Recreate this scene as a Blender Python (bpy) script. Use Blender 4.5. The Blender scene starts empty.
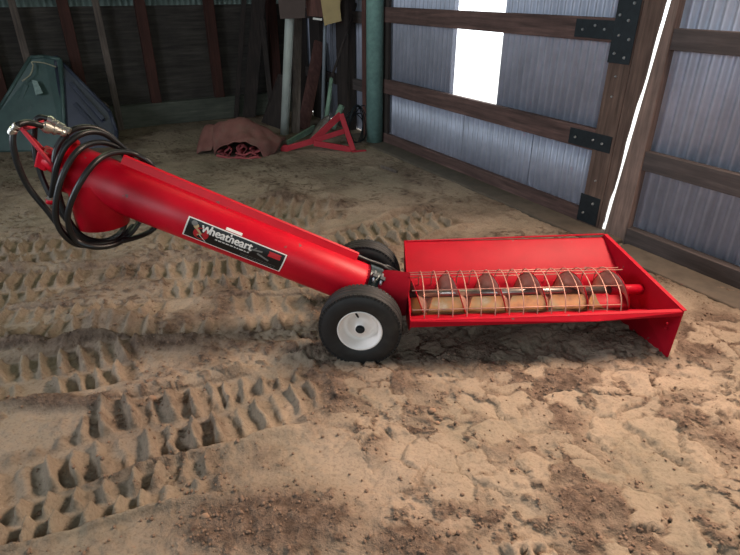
import bpy, bmesh, math, random
import numpy as np
from mathutils import Vector, Matrix, noise as mnoise
R = math.radians
random.seed(11)
scn = bpy.context.scene
COL = scn.collection

# ------------------------------------------------------------------ room frame
# a runs along the right-hand wall (away from the camera), b runs in from it
OX, OY = 1.704, 3.804
FA = Vector((-.503, .864, 0)); IN = Vector((-.864, -.503, 0)); UP = Vector((0, 0, 1))
FA.normalize(); IN.normalize()
ROT = math.atan2(FA.y, FA.x)
def W(a, b, z=0.0):
    return Vector((OX, OY, 0)) + FA*a + IN*b + UP*z
RM = Matrix((FA, IN, UP)).transposed()      # columns a, b, z

# ------------------------------------------------------------------ materials
def lin(c):
    return tuple(((v/12.92) if v <= .04045 else ((v+.055)/1.055)**2.4) for v in c)
def rgb(r, g, b): return lin((r/255, g/255, b/255))
def nt(name):
    m = bpy.data.materials.new(name); m.use_nodes = True
    t = m.node_tree; t.nodes.clear()
    out = t.nodes.new('ShaderNodeOutputMaterial'); bs = t.nodes.new('ShaderNodeBsdfPrincipled')
    t.links.new(bs.outputs[0], out.inputs[0])
    return m, t, bs
def coords(t, scale=(1, 1, 1), rot=0.0, kind='Object'):
    tc = t.nodes.new('ShaderNodeTexCoord'); mp = t.nodes.new('ShaderNodeMapping')
    mp.vector_type = 'POINT'
    r = t.nodes.new('ShaderNodeVectorRotate'); r.rotation_type = 'Z_AXIS'; r.inputs['Angle'].default_value = rot
    t.links.new(tc.outputs[kind], r.inputs['Vector'])
    mp.inputs['Scale'].default_value = scale
    t.links.new(r.outputs[0], mp.inputs['Vector'])
    return mp.outputs[0]
def noise(t, vec, scale, detail=4, rough=.6):
    n = t.nodes.new('ShaderNodeTexNoise'); n.inputs['Scale'].default_value = scale
    n.inputs['Detail'].default_value = detail; n.inputs['Roughness'].default_value = rough
    t.links.new(vec, n.inputs['Vector']); return n.outputs['Fac']
def ramp(t, fac, stops):
    r = t.nodes.new('ShaderNodeValToRGB'); e = r.color_ramp.elements
    while len(e) > 1: e.remove(e[-1])
    e[0].position = stops[0][0]; e[0].color = (*stops[0][1], 1)
    for p, c in stops[1:]:
        k = e.new(p); k.color = (*c, 1)
    t.links.new(fac, r.inputs[0]); return r.outputs[0]
def mix(t, fac, a, b, mode='MIX'):
    m = t.nodes.new('ShaderNodeMix'); m.data_type = 'RGBA'; m.blend_type = mode
    for s, v in ((0, fac), (6, a), (7, b)):
        if hasattr(v, 'links'): t.links.new(v, m.inputs[s])
        elif s == 0: m.inputs[0].default_value = v
        else: m.inputs[s].default_value = (*v, 1)
    return m.outputs[2]
def bump(t, bs, h, strength=.3, dist=.01):
    b = t.nodes.new('ShaderNodeBump'); b.inputs['Strength'].default_value = strength
    b.inputs['Distance'].default_value = dist
    t.links.new(h, b.inputs['Height']); t.links.new(b.outputs[0], bs.inputs['Normal'])
def plain(name, c, rough=.5, metal=0.0, var=.25, scale=14, bmp=0.0, dirt=None, dirt_amt=.35, coat=0):
    m, t, bs = nt(name); v = coords(t)
    n = noise(t, v, scale, 5)
    col = ramp(t, n, [(.25, tuple(x*(1-var) for x in c)), (.75, tuple(min(1, x*(1+var)) for x in c))])
    if dirt:
        n2 = noise(t, v, 4.5, 6, .7)
        f = ramp(t, n2, [(.5, (0, 0, 0)), (.8, (dirt_amt,)*3)])
        col = mix(t, f, col, dirt)
    t.links.new(col, bs.inputs['Base Color'])
    bs.inputs['Roughness'].default_value = rough; bs.inputs['Metallic'].default_value = metal
    if coat: bs.inputs['Coat Weight'].default_value = coat; bs.inputs['Coat Roughness'].default_value = .15
    if bmp: bump(t, bs, n, bmp, .004)
    return m
def wood(name, dark, light, grain='z', rough=.85):
    m, t, bs = nt(name)
    sc = {'z': (14, 14, 1), 'a': (1, 14, 14), 'b': (14, 1, 14)}[grain]
    v = coords(t, sc, -ROT)
    n = noise(t, v, 2.2, 7, .65)
    v2 = coords(t, (1, 1, 1)); n2 = noise(t, v2, 3, 3)
    col = ramp(t, n, [(.3, dark), (.55, tuple((a+b)/2 for a, b in zip(dark, light))), (.75, light)])
    col = mix(t, ramp(t, n2, [(.35, (0, 0, 0)), (.7, (.6, .6, .6))]), col, dark)
    t.links.new(col, bs.inputs['Base Color']); bs.inputs['Roughness'].default_value = rough
    bump(t, bs, n, .5, .006)
    return m

M = {}
def red_paint(name, c, dirt_amt):
    m, t, bs = nt(name); v = coords(t)
    n = noise(t, v, 7, 5)
    col = ramp(t, n, [(.3, tuple(x*.85 for x in c)), (.7, tuple(x*1.1 for x in c))])
    sc = noise(t, coords(t, (1, 1, 1)), 16, 3, .55)           # paint chips and rubs
    col = mix(t, ramp(t, sc, [(.71, (0, 0, 0)), (.73, (.75, .75, .75))]), col, rgb(105, 88, 82))
    dn = noise(t, v, 3.2, 6, .7)
    col = mix(t, ramp(t, dn, [(.5, (0, 0, 0)), (.85, (dirt_amt,)*3)]), col, rgb(128, 66, 64))
    t.links.new(col, bs.inputs['Base Color']); bs.inputs['Roughness'].default_value = .38+dirt_amt*.6
    bs.inputs['Specular IOR Level'].default_value = .4-dirt_amt*1.3
    bump(t, bs, noise(t, v, 60, 3), .04, .002)
    return m
M['red'] = red_paint('red_paint', rgb(196, 4, 34), .10)
M['hopper_red'] = red_paint('dusty_red_paint', rgb(164, 8, 32), .2)
M['frame_red'] = red_paint('faded_red_paint', rgb(188, 66, 76), .4)
M['boot_red'] = red_paint('shaded_red_paint', rgb(112, 14, 28), .3)  # darker red: the shade on the boot is put into its colour
M['rubber'] = plain('black_rubber', rgb(30, 31, 32), .62, 0, .3, 20, .2, rgb(92, 88, 80), .35)
M['hose'] = plain('hose_rubber', rgb(20, 22, 23), .42, 0, .25, 30)
M['white_rim'] = plain('white_rim_paint', rgb(250, 244, 240), .45, 0, .05, 10, 0, rgb(170, 140, 120), .25)
M['chrome'] = plain('zinc_plated', rgb(200, 198, 190), .3, .9, .2, 30)
M['steel'] = plain('worn_steel', rgb(150, 142, 136), .32, .85, .35, 16, .1, rgb(70, 50, 44), .5)
M['flight'] = plain('flighting_steel', rgb(176, 132, 118), .45, .3, .35, 8, .1, rgb(84, 56, 52), .6)
M['wire'] = plain('rusty_wire', rgb(186, 138, 124), .55, .35, .3, 30)
M['dark_metal'] = plain('dark_steel', rgb(38, 46, 52), .55, .4, .3, 20, .1)
M['band'] = plain('green_black_band', rgb(38, 50, 50), .35, .3, .3, 18)
M['bolt'] = plain('bolt_zinc', rgb(190, 195, 200), .35, .8, .1, 20)
M['black_vinyl'] = plain('black_vinyl', rgb(16, 18, 22), .4, 0, .15, 20)
M['white_vinyl'] = plain('white_vinyl', rgb(238, 236, 232), .45, 0, .04, 20)
M['grey_vinyl'] = plain('grey_vinyl', rgb(120, 120, 118), .45, 0, .1, 20)
M['tan_vinyl'] = plain('tan_vinyl', rgb(196, 170, 128), .45, 0, .1, 20)
M['red_vinyl'] = plain('red_vinyl', rgb(190, 30, 44), .45, 0, .1, 20)
M['concrete'] = plain('concrete', rgb(92, 84, 75), .95, 0, .3, 9, .5, rgb(92, 76, 62), .7)
M['green_post'] = plain('green_painted_pipe', rgb(122, 160, 154), .6, 0, .22, 26, .15, rgb(72, 104, 102), .6)
M['pvc'] = plain('weathered_white_plastic', rgb(188, 196, 190), .5, 0, .15, 9, 0, rgb(112, 116, 100), .6)
M['grey_pipe'] = plain('grey_pipe', rgb(150, 160, 168), .5, .2, .15, 12)
M['pale_green'] = plain('pale_green_paint', rgb(128, 158, 138), .55, 0, .2, 14, 0, rgb(80, 90, 76), .5)
M['panel_green'] = plain('dark_green_moulding', rgb(76, 100, 98), .42, 0, .25, 6, .05, rgb(96, 106, 98), .3)
M['panel_navy'] = plain('dark_blue_moulding', rgb(58, 63, 80), .42, 0, .25, 6, .05, rgb(84, 88, 100), .3)
M['patch'] = plain('torn_pale_patch', rgb(150, 172, 168), .7, 0, .3, 30)
M['twine'] = plain('straw_twine', rgb(176, 172, 150), .9, 0, .2, 30)
M['tarp'] = plain('dusty_red_canvas', rgb(122, 78, 72), .85, 0, .35, 5, .3, rgb(112, 108, 92), .75)
M['tarp_in'] = plain('red_canvas', rgb(152, 70, 74), .8, 0, .35, 9, .2)
M['ply'] = plain('yellow_plywood', rgb(172, 152, 110), .85, 0, .18, 9, .1, rgb(120, 104, 66), .5)
M['brown_board'] = plain('brown_hardboard', rgb(84, 70, 66), .8, 0, .15, 7, .05)
M['roof'] = plain('ceiling_metal', rgb(120, 120, 118), .6, .3, .2, 4)
M['yard'] = plain('pale_gravel', rgb(225, 222, 212), .95, 0, .1, 8)
M['stone'] = plain('dry_clod', rgb(150, 122, 100), .95, 0, .2, 30, .4)
M['crumb'] = plain('soil_crumb', rgb(122, 100, 84), .95, 0, .35, 20, .3)
M['wood_rail'] = wood('stained_rail', rgb(66, 50, 48), rgb(140, 108, 102), 'a')
M['wood_grey'] = wood('grey_board_vertical', rgb(70, 62, 58), rgb(150, 134, 124), 'z')
M['wood_stile'] = wood('stile_board', rgb(72, 56, 50), rgb(142, 116, 104), 'z')
M['wood_post'] = wood('door_post', rgb(96, 82, 77), rgb(184, 154, 142), 'z')
M['wood_girt'] = wood('grey_girt', rgb(62, 56, 56), rgb(112, 100, 98), 'a')
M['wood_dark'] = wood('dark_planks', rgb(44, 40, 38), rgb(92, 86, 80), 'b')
M['wood_stud'] = wood('red_brown_stud', rgb(56, 33, 28), rgb(98, 58, 50), 'z')
M['wood_sill'] = wood('grey_sill', rgb(66, 70, 64), rgb(116, 118, 106), 'b')
M['wood_plank'] = wood('dark_leaning_plank', rgb(42, 37, 36), rgb(82, 70, 66), 'z')
M['wood_red'] = wood('reddish_plank', rgb(76, 50, 46), rgb(136, 92, 84), 'z')

def galv(name, c, leak=0):
    m, t, bs = nt(name)
    v = coords(t, (1, 1, 1))
    n = noise(t, v, 2.4, 6, .7); n2 = noise(t, coords(t, (30, 30, 1.2), -ROT), 1.5, 4)
    col = ramp(t, n, [(.3, tuple(x*.72 for x in c)), (.7, tuple(x*1.12 for x in c))])
    col = mix(t, ramp(t, n2, [(.45, (0, 0, 0)), (.75, (.45, .45, .45))]), col, tuple(x*.6 for x in c))
    t.links.new(col, bs.inputs['Base Color'])
    bs.inputs['Roughness'].default_value = .55; bs.inputs['Metallic'].default_value = .35
    return m
M['galv'] = galv('galvanised_sheet', rgb(188, 194, 212))
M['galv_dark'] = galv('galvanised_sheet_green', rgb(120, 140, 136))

def fibreglass():
    m, t, bs = nt('translucent_fibreglass')
    bs.inputs['Base Color'].default_value = (.85, .85, .78, 1)
    bs.inputs['Transmission Weight'].default_value = .7; bs.inputs['Roughness'].default_value = .6
    return m
M['glass'] = fibreglass()

def dirt():
    m, t, bs = nt('packed_dirt')
    tc = t.nodes.new('ShaderNodeTexCoord'); v = tc.outputs['Object']
    at = t.nodes.new('ShaderNodeAttribute'); at.attribute_name = 'loose'
    n1 = noise(t, v, 1.1, 6, .6); n2 = noise(t, v, 20, 7, .65); n3 = noise(t, v, 85, 4, .6)
    crust = ramp(t, n1, [(.32, rgb(128, 119, 103)), (.7, rgb(168, 149, 131))])
    loose = ramp(t, n2, [(.3, rgb(66, 54, 47)), (.7, rgb(138, 118, 103))])
    col = mix(t, at.outputs['Fac'], crust, loose)
    col = mix(t, ramp(t, n3, [(.3, (.35, .35, .35)), (.5, (0, 0, 0))]), col, rgb(66, 52, 44))
    t.links.new(col, bs.inputs['Base Color']); bs.inputs['Roughness'].default_value = .95
    bs.inputs['Specular IOR Level'].default_value = .15
    ad = t.nodes.new('ShaderNodeMath'); ad.operation = 'MULTIPLY_ADD'; ad.inputs[1].default_value = .35
    t.links.new(n3, ad.inputs[0]); t.links.new(n2, ad.inputs[2])
    k1 = t.nodes.new('ShaderNodeMath'); k1.operation = 'MULTIPLY_ADD'; k1.inputs[1].default_value = 1.5; k1.inputs[2].default_value = .35
    t.links.new(at.outputs['Fac'], k1.inputs[0])
    k2 = t.nodes.new('ShaderNodeMath'); k2.operation = 'MULTIPLY'
    t.links.new(ad.outputs[0], k2.inputs[0]); t.links.new(k1.outputs[0], k2.inputs[1])
    bump(t, bs, k2.outputs[0], .8, .024)
    return m
M['dirt'] = dirt()

# ------------------------------------------------------------------ mesh builder
class MB:
    def __init__(self): self.v = []; self.f = []; self.s = []; self.weld = False
    def add(self, vs, fs, smooth=False):
        o = len(self.v); self.v += [Vector(p) for p in vs]
        self.f += [tuple(i+o for i in f) for f in fs]; self.s += [smooth]*len(fs); return self
    def frame_box(self, c, ax, ay, az):          # centre and three half-axis vectors
        vs = [c+ax*i+ay*j+az*k for k in (-1, 1) for j in (-1, 1) for i in (-1, 1)]
        return self.add(vs, [(0, 2, 3, 1), (4, 5, 7, 6), (0, 1, 5, 4), (2, 6, 7, 3), (0, 4, 6, 2), (1, 3, 7, 5)])
    def rb(self, a0, a1, b0, b1, z0, z1):         # box in room coordinates
        return self.frame_box(W((a0+a1)/2, (b0+b1)/2, (z0+z1)/2), FA*(abs(a1-a0)/2), IN*(abs(b1-b0)/2), UP*((z1-z0)/2))
    def beam(self, p0, p1, w, h, side=None):      # w along 'side' hint, h across it
        p0, p1 = Vector(p0), Vector(p1); d = (p1-p0); L = d.length; d.normalize()
        s = Vector(side) if side else Vector((1, 0, 0)); s = (s-d*s.dot(d)).normalized(); n = d.cross(s)
        return self.frame_box((p0+p1)/2, s*(w/2), n*(h/2), d*(L/2))
    def tube(self, pts, r, n=10, caps=True, closed=False):
        pts = [Vector(p) for p in pts]; N = len(pts); rr = r if isinstance(r, (list, tuple)) else [r]*N
        tang = []
        for i in range(N):
            if closed: d = pts[(i+1) % N]-pts[i-1]
            else: d = pts[min(i+1, N-1)]-pts[max(i-1, 0)]
            tang.append(d.normalized())
        u = tang[0].orthogonal().normalized(); vs = []
        for i in range(N):
            u = (u-tang[i]*u.dot(tang[i])).normalized(); w = tang[i].cross(u)
            vs += [pts[i]+(u*math.cos(2*math.pi*k/n)+w*math.sin(2*math.pi*k/n))*rr[i] for k in range(n)]
        fs = []
        for i in range(N if closed else N-1):
            j = (i+1) % N
            for k in range(n): fs.append((i*n+k, i*n+(k+1) % n, j*n+(k+1) % n, j*n+k))
        self.add(vs, fs, True)
        if caps and not closed:
            o = len(self.v)-N*n
            self.f += [tuple(o+k for k in reversed(range(n))), tuple(o+(N-1)*n+k for k in range(n))]; self.s += [False]*2
        return self
    def cyl(self, p0, p1, r0, r1=None, n=32, caps=True):
        return self.tube([p0, p1], [r0, r0 if r1 is None else r1], n, caps)
    def lathe(self, prof, o, ax, n=48, sm=True, cap=False):   # prof: (radius, along axis)
        o, ax = Vector(o), Vector(ax).normalized(); u = ax.orthogonal().normalized(); w = ax.cross(u); vs = []
        for r, h in prof:
            vs += [o+ax*h+(u*math.cos(2*math.pi*k/n)+w*math.sin(2*math.pi*k/n))*r for k in range(n)]
        fs = [(i*n+k, i*n+(k+1) % n, (i+1)*n+(k+1) % n, (i+1)*n+k) for i in range(len(prof)-1) for k in range(n)]
        return self.add(vs, fs, sm)
    def plate(self, poly, th, off=None):          # a flat polygon given thickness
        poly = [Vector(p) for p in poly]; n = Vector((0, 0, 0))
        for i in range(len(poly)): n += (poly[i]-poly[0]).cross(poly[(i+1) % len(poly)]-poly[0])
        n.normalize(); d = n*(th/2); k = len(poly)
        vs = [p-d for p in poly]+[p+d for p in poly]
        fs = [tuple(reversed(range(k))), tuple(range(k, 2*k))]+[(i, (i+1) % k, k+(i+1) % k, k+i) for i in range(k)]
        return self.add(vs, fs)
    def strip(self, rowA, rowB, th=None, smooth=True):
        n = len(rowA); self.weld = True; self.add(list(rowA)+list(rowB), [(i, i+1, n+i+1, n+i) for i in range(n-1)], smooth); return self
    def ball(self, c, r, sx=1, sy=1, sz=1, jit=0, sub=2):
        bm = bmesh.new(); bmesh.ops.create_icosphere(bm, subdivisions=sub, radius=1)
        vs = [Vector(c)+Vector((v.co.x*r*sx, v.co.y*r*sy, v.co.z*r*sz))*(1+random.uniform(-jit, jit)) for v in bm.verts]
        bm.verts.index_update(); fs = [tuple(v.index for v in f.verts) for f in bm.faces]; bm.free()
        return self.add(vs, fs, True)
    def build(self, name, mat, parent=None, bevel=0, solid=0, base=None):
        v = np.array([tuple(p) for p in self.v]); lo, hi = v.min(0), v.max(0)
        org = Vector(base) if base is not None else Vector(((lo[0]+hi[0])/2, (lo[1]+hi[1])/2, lo[2]))
        me = bpy.data.meshes.new(name); me.from_pydata([tuple(p-org) for p in self.v], [], self.f)
        me.polygons.foreach_set('use_smooth', self.s); me.update()
        bm = bmesh.new(); bm.from_mesh(me)
        if self.weld: bmesh.ops.remove_doubles(bm, verts=bm.verts, dist=2e-5)
        bmesh.ops.recalc_face_normals(bm, faces=bm.faces); bm.to_mesh(me); bm.free()
        o = bpy.data.objects.new(name, me); COL.objects.link(o)
        me.materials.append(M[mat] if isinstance(mat, str) else mat)
        put(o, org, parent)
        if solid:
            k = o.modifiers.new('thickness', 'SOLIDIFY'); k.thickness = solid; k.offset = 0
        if bevel:
            k = o.modifiers.new('edges', 'BEVEL'); k.width = bevel; k.segments = 2; k.limit_method = 'ANGLE'; k.angle_limit = R(40)
        return o
WORLD = {}
def put(o, org, parent):
    WORLD[o.name] = Vector(org); 
    if parent is not None:
        o.parent = parent; o.location = Vector(org)-WORLD[parent.name]
    else: o.location = org
def tag(o, label, cat, group=None, kind=None):
    o['label'] = label; o['category'] = cat
    if group: o['group'] = group
    if kind: o['kind'] = kind
    return o
def thing(name, loc, label, cat, group=None, kind=None):
    o = bpy.data.objects.new(name, None); COL.objects.link(o); o.empty_display_size = .1
    put(o, Vector(loc), None); return tag(o, label, cat, group, kind)
def spline(pts, n=8, closed=False):
    P = [Vector(p) for p in pts]; N = len(P); out = []
    for i in range(N if closed else N-1):
        g = (lambda k: P[k % N]) if closed else (lambda k: P[max(0, min(N-1, k))])
        p0, p1, p2, p3 = g(i-1), g(i), g(i+1), g(i+2)
        for k in range(n):
            t = k/n
            out.append(.5*((2*p1)+(p2-p0)*t+(2*p0-5*p1+4*p2-p3)*t*t+(3*p1-p0-3*p2+p3)*t**3))
    if not closed: out.append(P[-1])
    return out

# ------------------------------------------------------------------ ground
def hsh(ix, iy, seed):
    h = (ix.astype(np.int64)*374761393+iy.astype(np.int64)*668265263+seed*982451653) & 0x7fffffff
    h = ((h ^ (h >> 13))*1274126177) & 0x7fffffff
    return ((h ^ (h >> 16)) & 0xffff)/65535.0
def vn(X, Y, s, seed):
    x, y = X/s, Y/s; ix, iy = np.floor(x), np.floor(y); fx, fy = x-ix, y-iy
    fx = fx*fx*(3-2*fx); fy = fy*fy*(3-2*fy)
    a, b, c, d = hsh(ix, iy, seed), hsh(ix+1, iy, seed), hsh(ix, iy+1, seed), hsh(ix+1, iy+1, seed)
    return (a*(1-fx)+b*fx)*(1-fy)+(c*(1-fx)+d*fx)*fy
def fbm(X, Y, s, seed, o=4, g=.5):
    r = 0; a = 1; t = 0
    for i in range(o):
        r = r+a*vn(X, Y, s, seed+i*17); t += a; a *= g; s *= .5
    return r/t
def sst(x, a, b):
    t = np.clip((x-a)/(b-a), 0, 1); return t*t*(3-2*t)
def voro(X, Y, s, seed):
    x, y = X/s, Y/s; ix, iy = np.floor(x), np.floor(y)
    f1 = np.full(X.shape, 9.); f2 = f1.copy(); idr = np.zeros(X.shape); tl = np.zeros(X.shape)
    for dx in (-1, 0, 1):
        for dy in (-1, 0, 1):
            cx, cy = ix+dx, iy+dy
            px, py = cx+hsh(cx, cy, seed), cy+hsh(cx, cy, seed+5)
            d = np.hypot(px-x, py-y); r = hsh(cx, cy, seed+9)
            tilt = (x-px)*(hsh(cx, cy, seed+21)-.5)+(y-py)*(hsh(cx, cy, seed+22)-.5)
            m = d < f1
            f2 = np.where(m, f1, np.minimum(f2, d)); idr = np.where(m, r, idr); tl = np.where(m, tilt, tl); f1 = np.where(m, d, f1)
    return f1, f2, idr, tl
# tyre tracks: start, end, half width, lug pitch, ridge height, slant, phase
TRACKS = [
    ((-1.9227, 1.9648), (-1.0742, 2.2223), .17, 0.087, .044, .28, .1),
    ((-1.5848, 1.4732), (-0.2958, 2.0142), .23, 0.087, .046, .10, .35),
    ((-1.394, 1.1955), (-0.5144, 1.5511), .11, 0.090, .040, -.15, .6),
    ((-0.6557, 1.8139), (-0.1882, 2.1107), .20, 0.084, .034, -.25, .2),
    ((-2.6491, 2.8505), (-0.2582, 3.2064), .26, 0.095, 0.038, .15, .0),
    ((-3.0129, 3.3563), (-1.0207, 3.7288), .22, 0.095, 0.038, .2, .5),
    ((-2.3775, 2.4729), (-0.2231, 2.6569), .20, 0.098, 0.029, .1, .3),
    ((-1.09, 4.2189), (-0.1644, 4.311), .24, 0.105, 0.049, -.3, .0),
    ((-0.4687, 3.3563), (0.6402, 4.174), .22, 0.105, 0.049, -.3, .4),
    ((-1.6303, 3.8038), (-0.3052, 3.9411), .24, 0.105, 0.035, .1, .7),
]
def height(X, Y):
    h = (fbm(X, Y, 1.3, 3, 3)-.5)*.05
    rough = fbm(X, Y, .16, 31, 4, .6)-.5
    fine = fbm(X, Y, .035, 57, 3, .6)-.5
    tm = np.zeros(X.shape); th = np.zeros(X.shape)
    for i, (p0, p1, hw, pitch, amp, sl, ph) in enumerate(TRACKS):
        dx, dy = p1[0]-p0[0], p1[1]-p0[1]; L = math.hypot(dx, dy); dx /= L; dy /= L
        rx, ry = X-p0[0], Y-p0[1]
        wob = (fbm(X, Y, .5, 70+i, 2)-.5)*.10
        s = rx*dx+ry*dy; v = (-rx*dy+ry*dx+wob)/hw
        row = (v > 0).astype(float); av = np.abs(v)
        q = s+sl*hw*v+row*pitch*.5+ph*pitch+(fbm(X, Y, .11, 90+i, 3)-.5)*.05
        u = q/pitch-np.floor(q/pitch)
        wdt = .13+.09*vn(X, Y, .2, 120+i)
        bar = np.exp(-np.abs((u-.5+.06*(rough))/wdt)**2.4)
        keep = sst(vn(np.floor(q/pitch)*3.7+row*11, row*5.3+i*7, 1.0, 140+i), .06, .22)
        bar = bar*keep*sst(av, .04, .14)*(1-sst(av, .86, .97))
        end = sst(s, -.05, .15)*(1-sst(s, L-.2, L+.05))
        pat = sst(fbm(X, Y, .45, 160+i, 2), .26, .42)
        m = (1-sst(av, .95, 1.06))*end*pat
        prof = (bar*amp*1.25*(.35+1.1*vn(X, Y, .10, 180+i))-.5*amp)
        berm = np.exp(-((av-1.16)/.14)**2)*end*pat*amp*.55*(.4+1.2*vn(X, Y, .12, 200+i))
        w = m
        th = th*(1-w)+w*prof+berm*(1-tm)
        tm = np.maximum(tm, m)
    # crusted flakes in the open foreground
    fm = sst(X+.55*(Y-1.6)+(fbm(X, Y, .35, 220, 2)-.5)*.8, -.35, .15)*(1-sst(Y, 2.35, 2.9))
    ang = .5; Xr, Yr = X*math.cos(ang)+Y*math.sin(ang), -X*math.sin(ang)+Y*math.cos(ang)
    wx = (fbm(X, Y, .15, 230, 4, .6)-.5)*.22; wy = (fbm(X, Y, .15, 240, 4, .6)-.5)*.22
    f1, f2, idr, tl = voro(Xr+wx, (Yr+wy)*1.25, .15, 7)
    edge = sst(f2-f1+.25*(fbm(X, Y, .05, 260, 3)-.5), .05, .17)
    flat = sst(idr, .35, .55)
    flake = flat*edge*(.003+.012*idr+.05*tl)-(1-edge)*.002*flat+.03*tl*(1-flat)
    loose = np.clip(.25+.35*fm+1.3*rough+(fbm(X, Y, .4, 250, 3)-.5)*1.6, 0, 1)
    fmm = fm*(1-tm)
    # scuffed, torn crust: ragged ledges running down to the right
    Xs = X*math.cos(-.7)-Y*math.sin(-.7); Ys = X*math.sin(-.7)+Y*math.cos(-.7)
    led = fbm(Xs*.45+.5*wx, Ys+.5*wy, .085, 300, 4, .55)
    ter = led*5; ter = (np.floor(ter)+sst(ter-np.floor(ter), .72, .98))/5
    h = h+(ter-.5)*.045*fm*(1-tm)*(.35+.65*vn(X, Y, .3, 310))
    clod = sst(fbm(X, Y, .028, 320, 2), .56, .72)*sst(fbm(X, Y, .25, 330, 2), .42, .6)
    h = h+clod*.007*(1-.7*tm)*(1-sst(Y, 3.0, 4.2))
    rough_amp = .042*(1-.5*tm)*(1-.75*fmm*flat*edge)
    near = 1-sst(Y, 3.6, 5.0)
    h = h+th+fmm*flake+rough*rough_amp*(.35+.65*near)+(.5-np.abs(fine)*2)*.012*(1-.6*tm)*(1-.85*fmm*flat*edge)*(.3+.7*near)
    # a few dark heaps of loose soil
    for (cx, cy, sx, sy, hh) in HEAPS:
        g = np.exp(-(((X-cx)/sx)**2+((Y-cy)/sy)**2)); h = h+g*hh*(.7+.9*(rough+.5)); loose = np.maximum(loose, np.clip(g*1.5, 0, 1))
    # tyre flattening round the wheels and level ground by the walls
    loose = np.clip(loose+clod*.6-1.6*np.maximum(0, -fine)*0, 0, 1)*(1-.5*tm)*(1-.9*fmm*flat*edge)
    loose = np.clip(loose+.35*np.exp(-((tm-.5)/.25)**2), 0, 1)
    return h, loose
HEAPS = [(-1.3958, 2.5522, .22, .10, .06), (-1.0628, 2.3337, .3, .06, .03), (-1.7713, 2.3337, .5, .07, .035), (-1.2995, 1.8775, .5, .035, .035),
         (-0.6826, 4.5056, .2, .08, .05), (-0.3334, 4.3823, .2, .06, .04), (-0.3363, 1.2711, .30, .13, .02), (0.1621, 1.1955, .18, .07, .012), (-0.2317, 2.7913, .3, .05, .0), (1.6701, 2.3337, .25, .12, .008), (-0.3494, 2.2899, .2, .05, .03)]
def ground_z(x, y):
    h, _ = height(np.array([[x]]), np.array([[y]])); return float(h[0, 0])
def axis(segs):
    out = [segs[0][0]]
    for a, b, st in segs:
        n = max(1, int(round((b-a)/st))); out += [a+(b-a)*(k+1)/n for k in range(n)]
    return np.array(out)
A = axis([(-4.5, -2.2, .06), (-2.2, 1.0, .0075), (1.0, 2.6, .012), (2.6, 5.48, .03)])
B = axis([(-.08, 4.1, .0085), (4.1, 7.5, .05)])
AA, BB = np.meshgrid(A, B, indexing='ij')
GX = OX+FA.x*AA+IN.x*BB; GY = OY+FA.y*AA+IN.y*BB
GH, GL = height(GX, GY)
na, nb = AA.shape
co = np.stack([GX, GY, GH], -1).reshape(-1, 3).astype(np.float32)
idx = np.arange(na*nb).reshape(na, nb)
quads = np.stack([idx[:-1, :-1], idx[:-1, 1:], idx[1:, 1:], idx[1:, :-1]], -1).reshape(-1, 4)
me = bpy.data.meshes.new('floor'); me.vertices.add(len(co)); me.vertices.foreach_set('co', co.ravel())
me.loops.add(quads.size); me.loops.foreach_set('vertex_index', quads.ravel().astype(np.int32))
me.polygons.add(len(quads)); me.polygons.foreach_set('loop_start', np.arange(0, quads.size, 4, dtype=np.int32))
me.polygons.foreach_set('use_smooth', np.ones(len(quads), dtype=bool)); me.update(calc_edges=True)
at = me.attributes.new('loose', 'FLOAT', 'POINT'); at.data.foreach_set('value', GL.ravel().astype(np.float32))
if me.polygons[0].normal.z < 0: me.flip_normals()
floor = bpy.data.objects.new('floor', me); COL.objects.link(floor); me.materials.append(M['dirt'])
tag(floor, 'packed brown dirt floor pressed with tractor tyre tracks', 'floor', kind='structure'); WORLD['floor'] = Vector()

# loose crumbs of soil nobody could count
cm = MB()
ico = bmesh.new(); bmesh.ops.create_icosphere(ico, subdivisions=1, radius=1)
ico.verts.index_update(); iv = [v.co.copy() for v in ico.verts]; jf = [tuple(v.index for v in f.verts) for f in ico.faces]; ico.free()
cx = []; 
while len(cx) < 9000:
    x, y = random.uniform(-1.9, 2.0), 1.0+2.6*random.random()**1.7
    a = (x-OX)*FA.x+(y-OY)*FA.y; b = (x-OX)*IN.x+(y-OY)*IN.y
    if b > .2 and a > -2.3: cx.append((x, y))
hx, lx = height(np.array([[p[0] for p in cx]]), np.array([[p[1] for p in cx]]))
for (x, y), z, l in zip(cx, hx[0], lx[0]):
    if l < random.random()*.7: continue
    r = random.choice((.002, .003, .003, .004, .004, .005, .006, .008)); q = [random.uniform(.7, 1.3) for _ in range(3)]
    cm.add([Vector((x+v.x*r*q[0], y+v.y*r*q[1], z+r*.4+v.z*r*q[2]*.8)) for v in iv], jf, True)
tag(cm.build('soil_crumbs', 'crumb'), 'fine brown soil crumbs scattered over the dirt floor', 'soil', kind='stuff')
for (x, y), r, lab in [((-0.9605, 1.9238), .017, 'largest pale dirt clod, at the far edge of the left foreground tyre track'),
                       ((0.2629, 1.8201), .014, 'small pale clod on the crusted dirt below the red hopper lip'),
                       ((0.2776, 1.7592), .010, 'tiny dark clod in front of the pale clod below the hopper'),
                       ((-0.5567, 1.2909), .013, 'brown clod on the loose crumbly soil at bottom left')]:
    z = ground_z(x, y)
    tag(MB().ball((x, y, z+r*.45), r, 1.2, .9, .8, .12).build('dirt_clod', 'stone'), lab, 'clod')
p, q = Vector((0.1106, 5.4578, .03)), Vector((0.2641, 5.2872, .03))
p.z = ground_z(p.x, p.y)+.012; q.z = ground_z(q.x, q.y)+.012
tag(MB().beam(p, q, .03, .018, UP).build('wood_scrap', 'wood_grey', bevel=.003), 'short pale wood scrap lying on the dirt before the big metal door', 'scrap')

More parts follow.
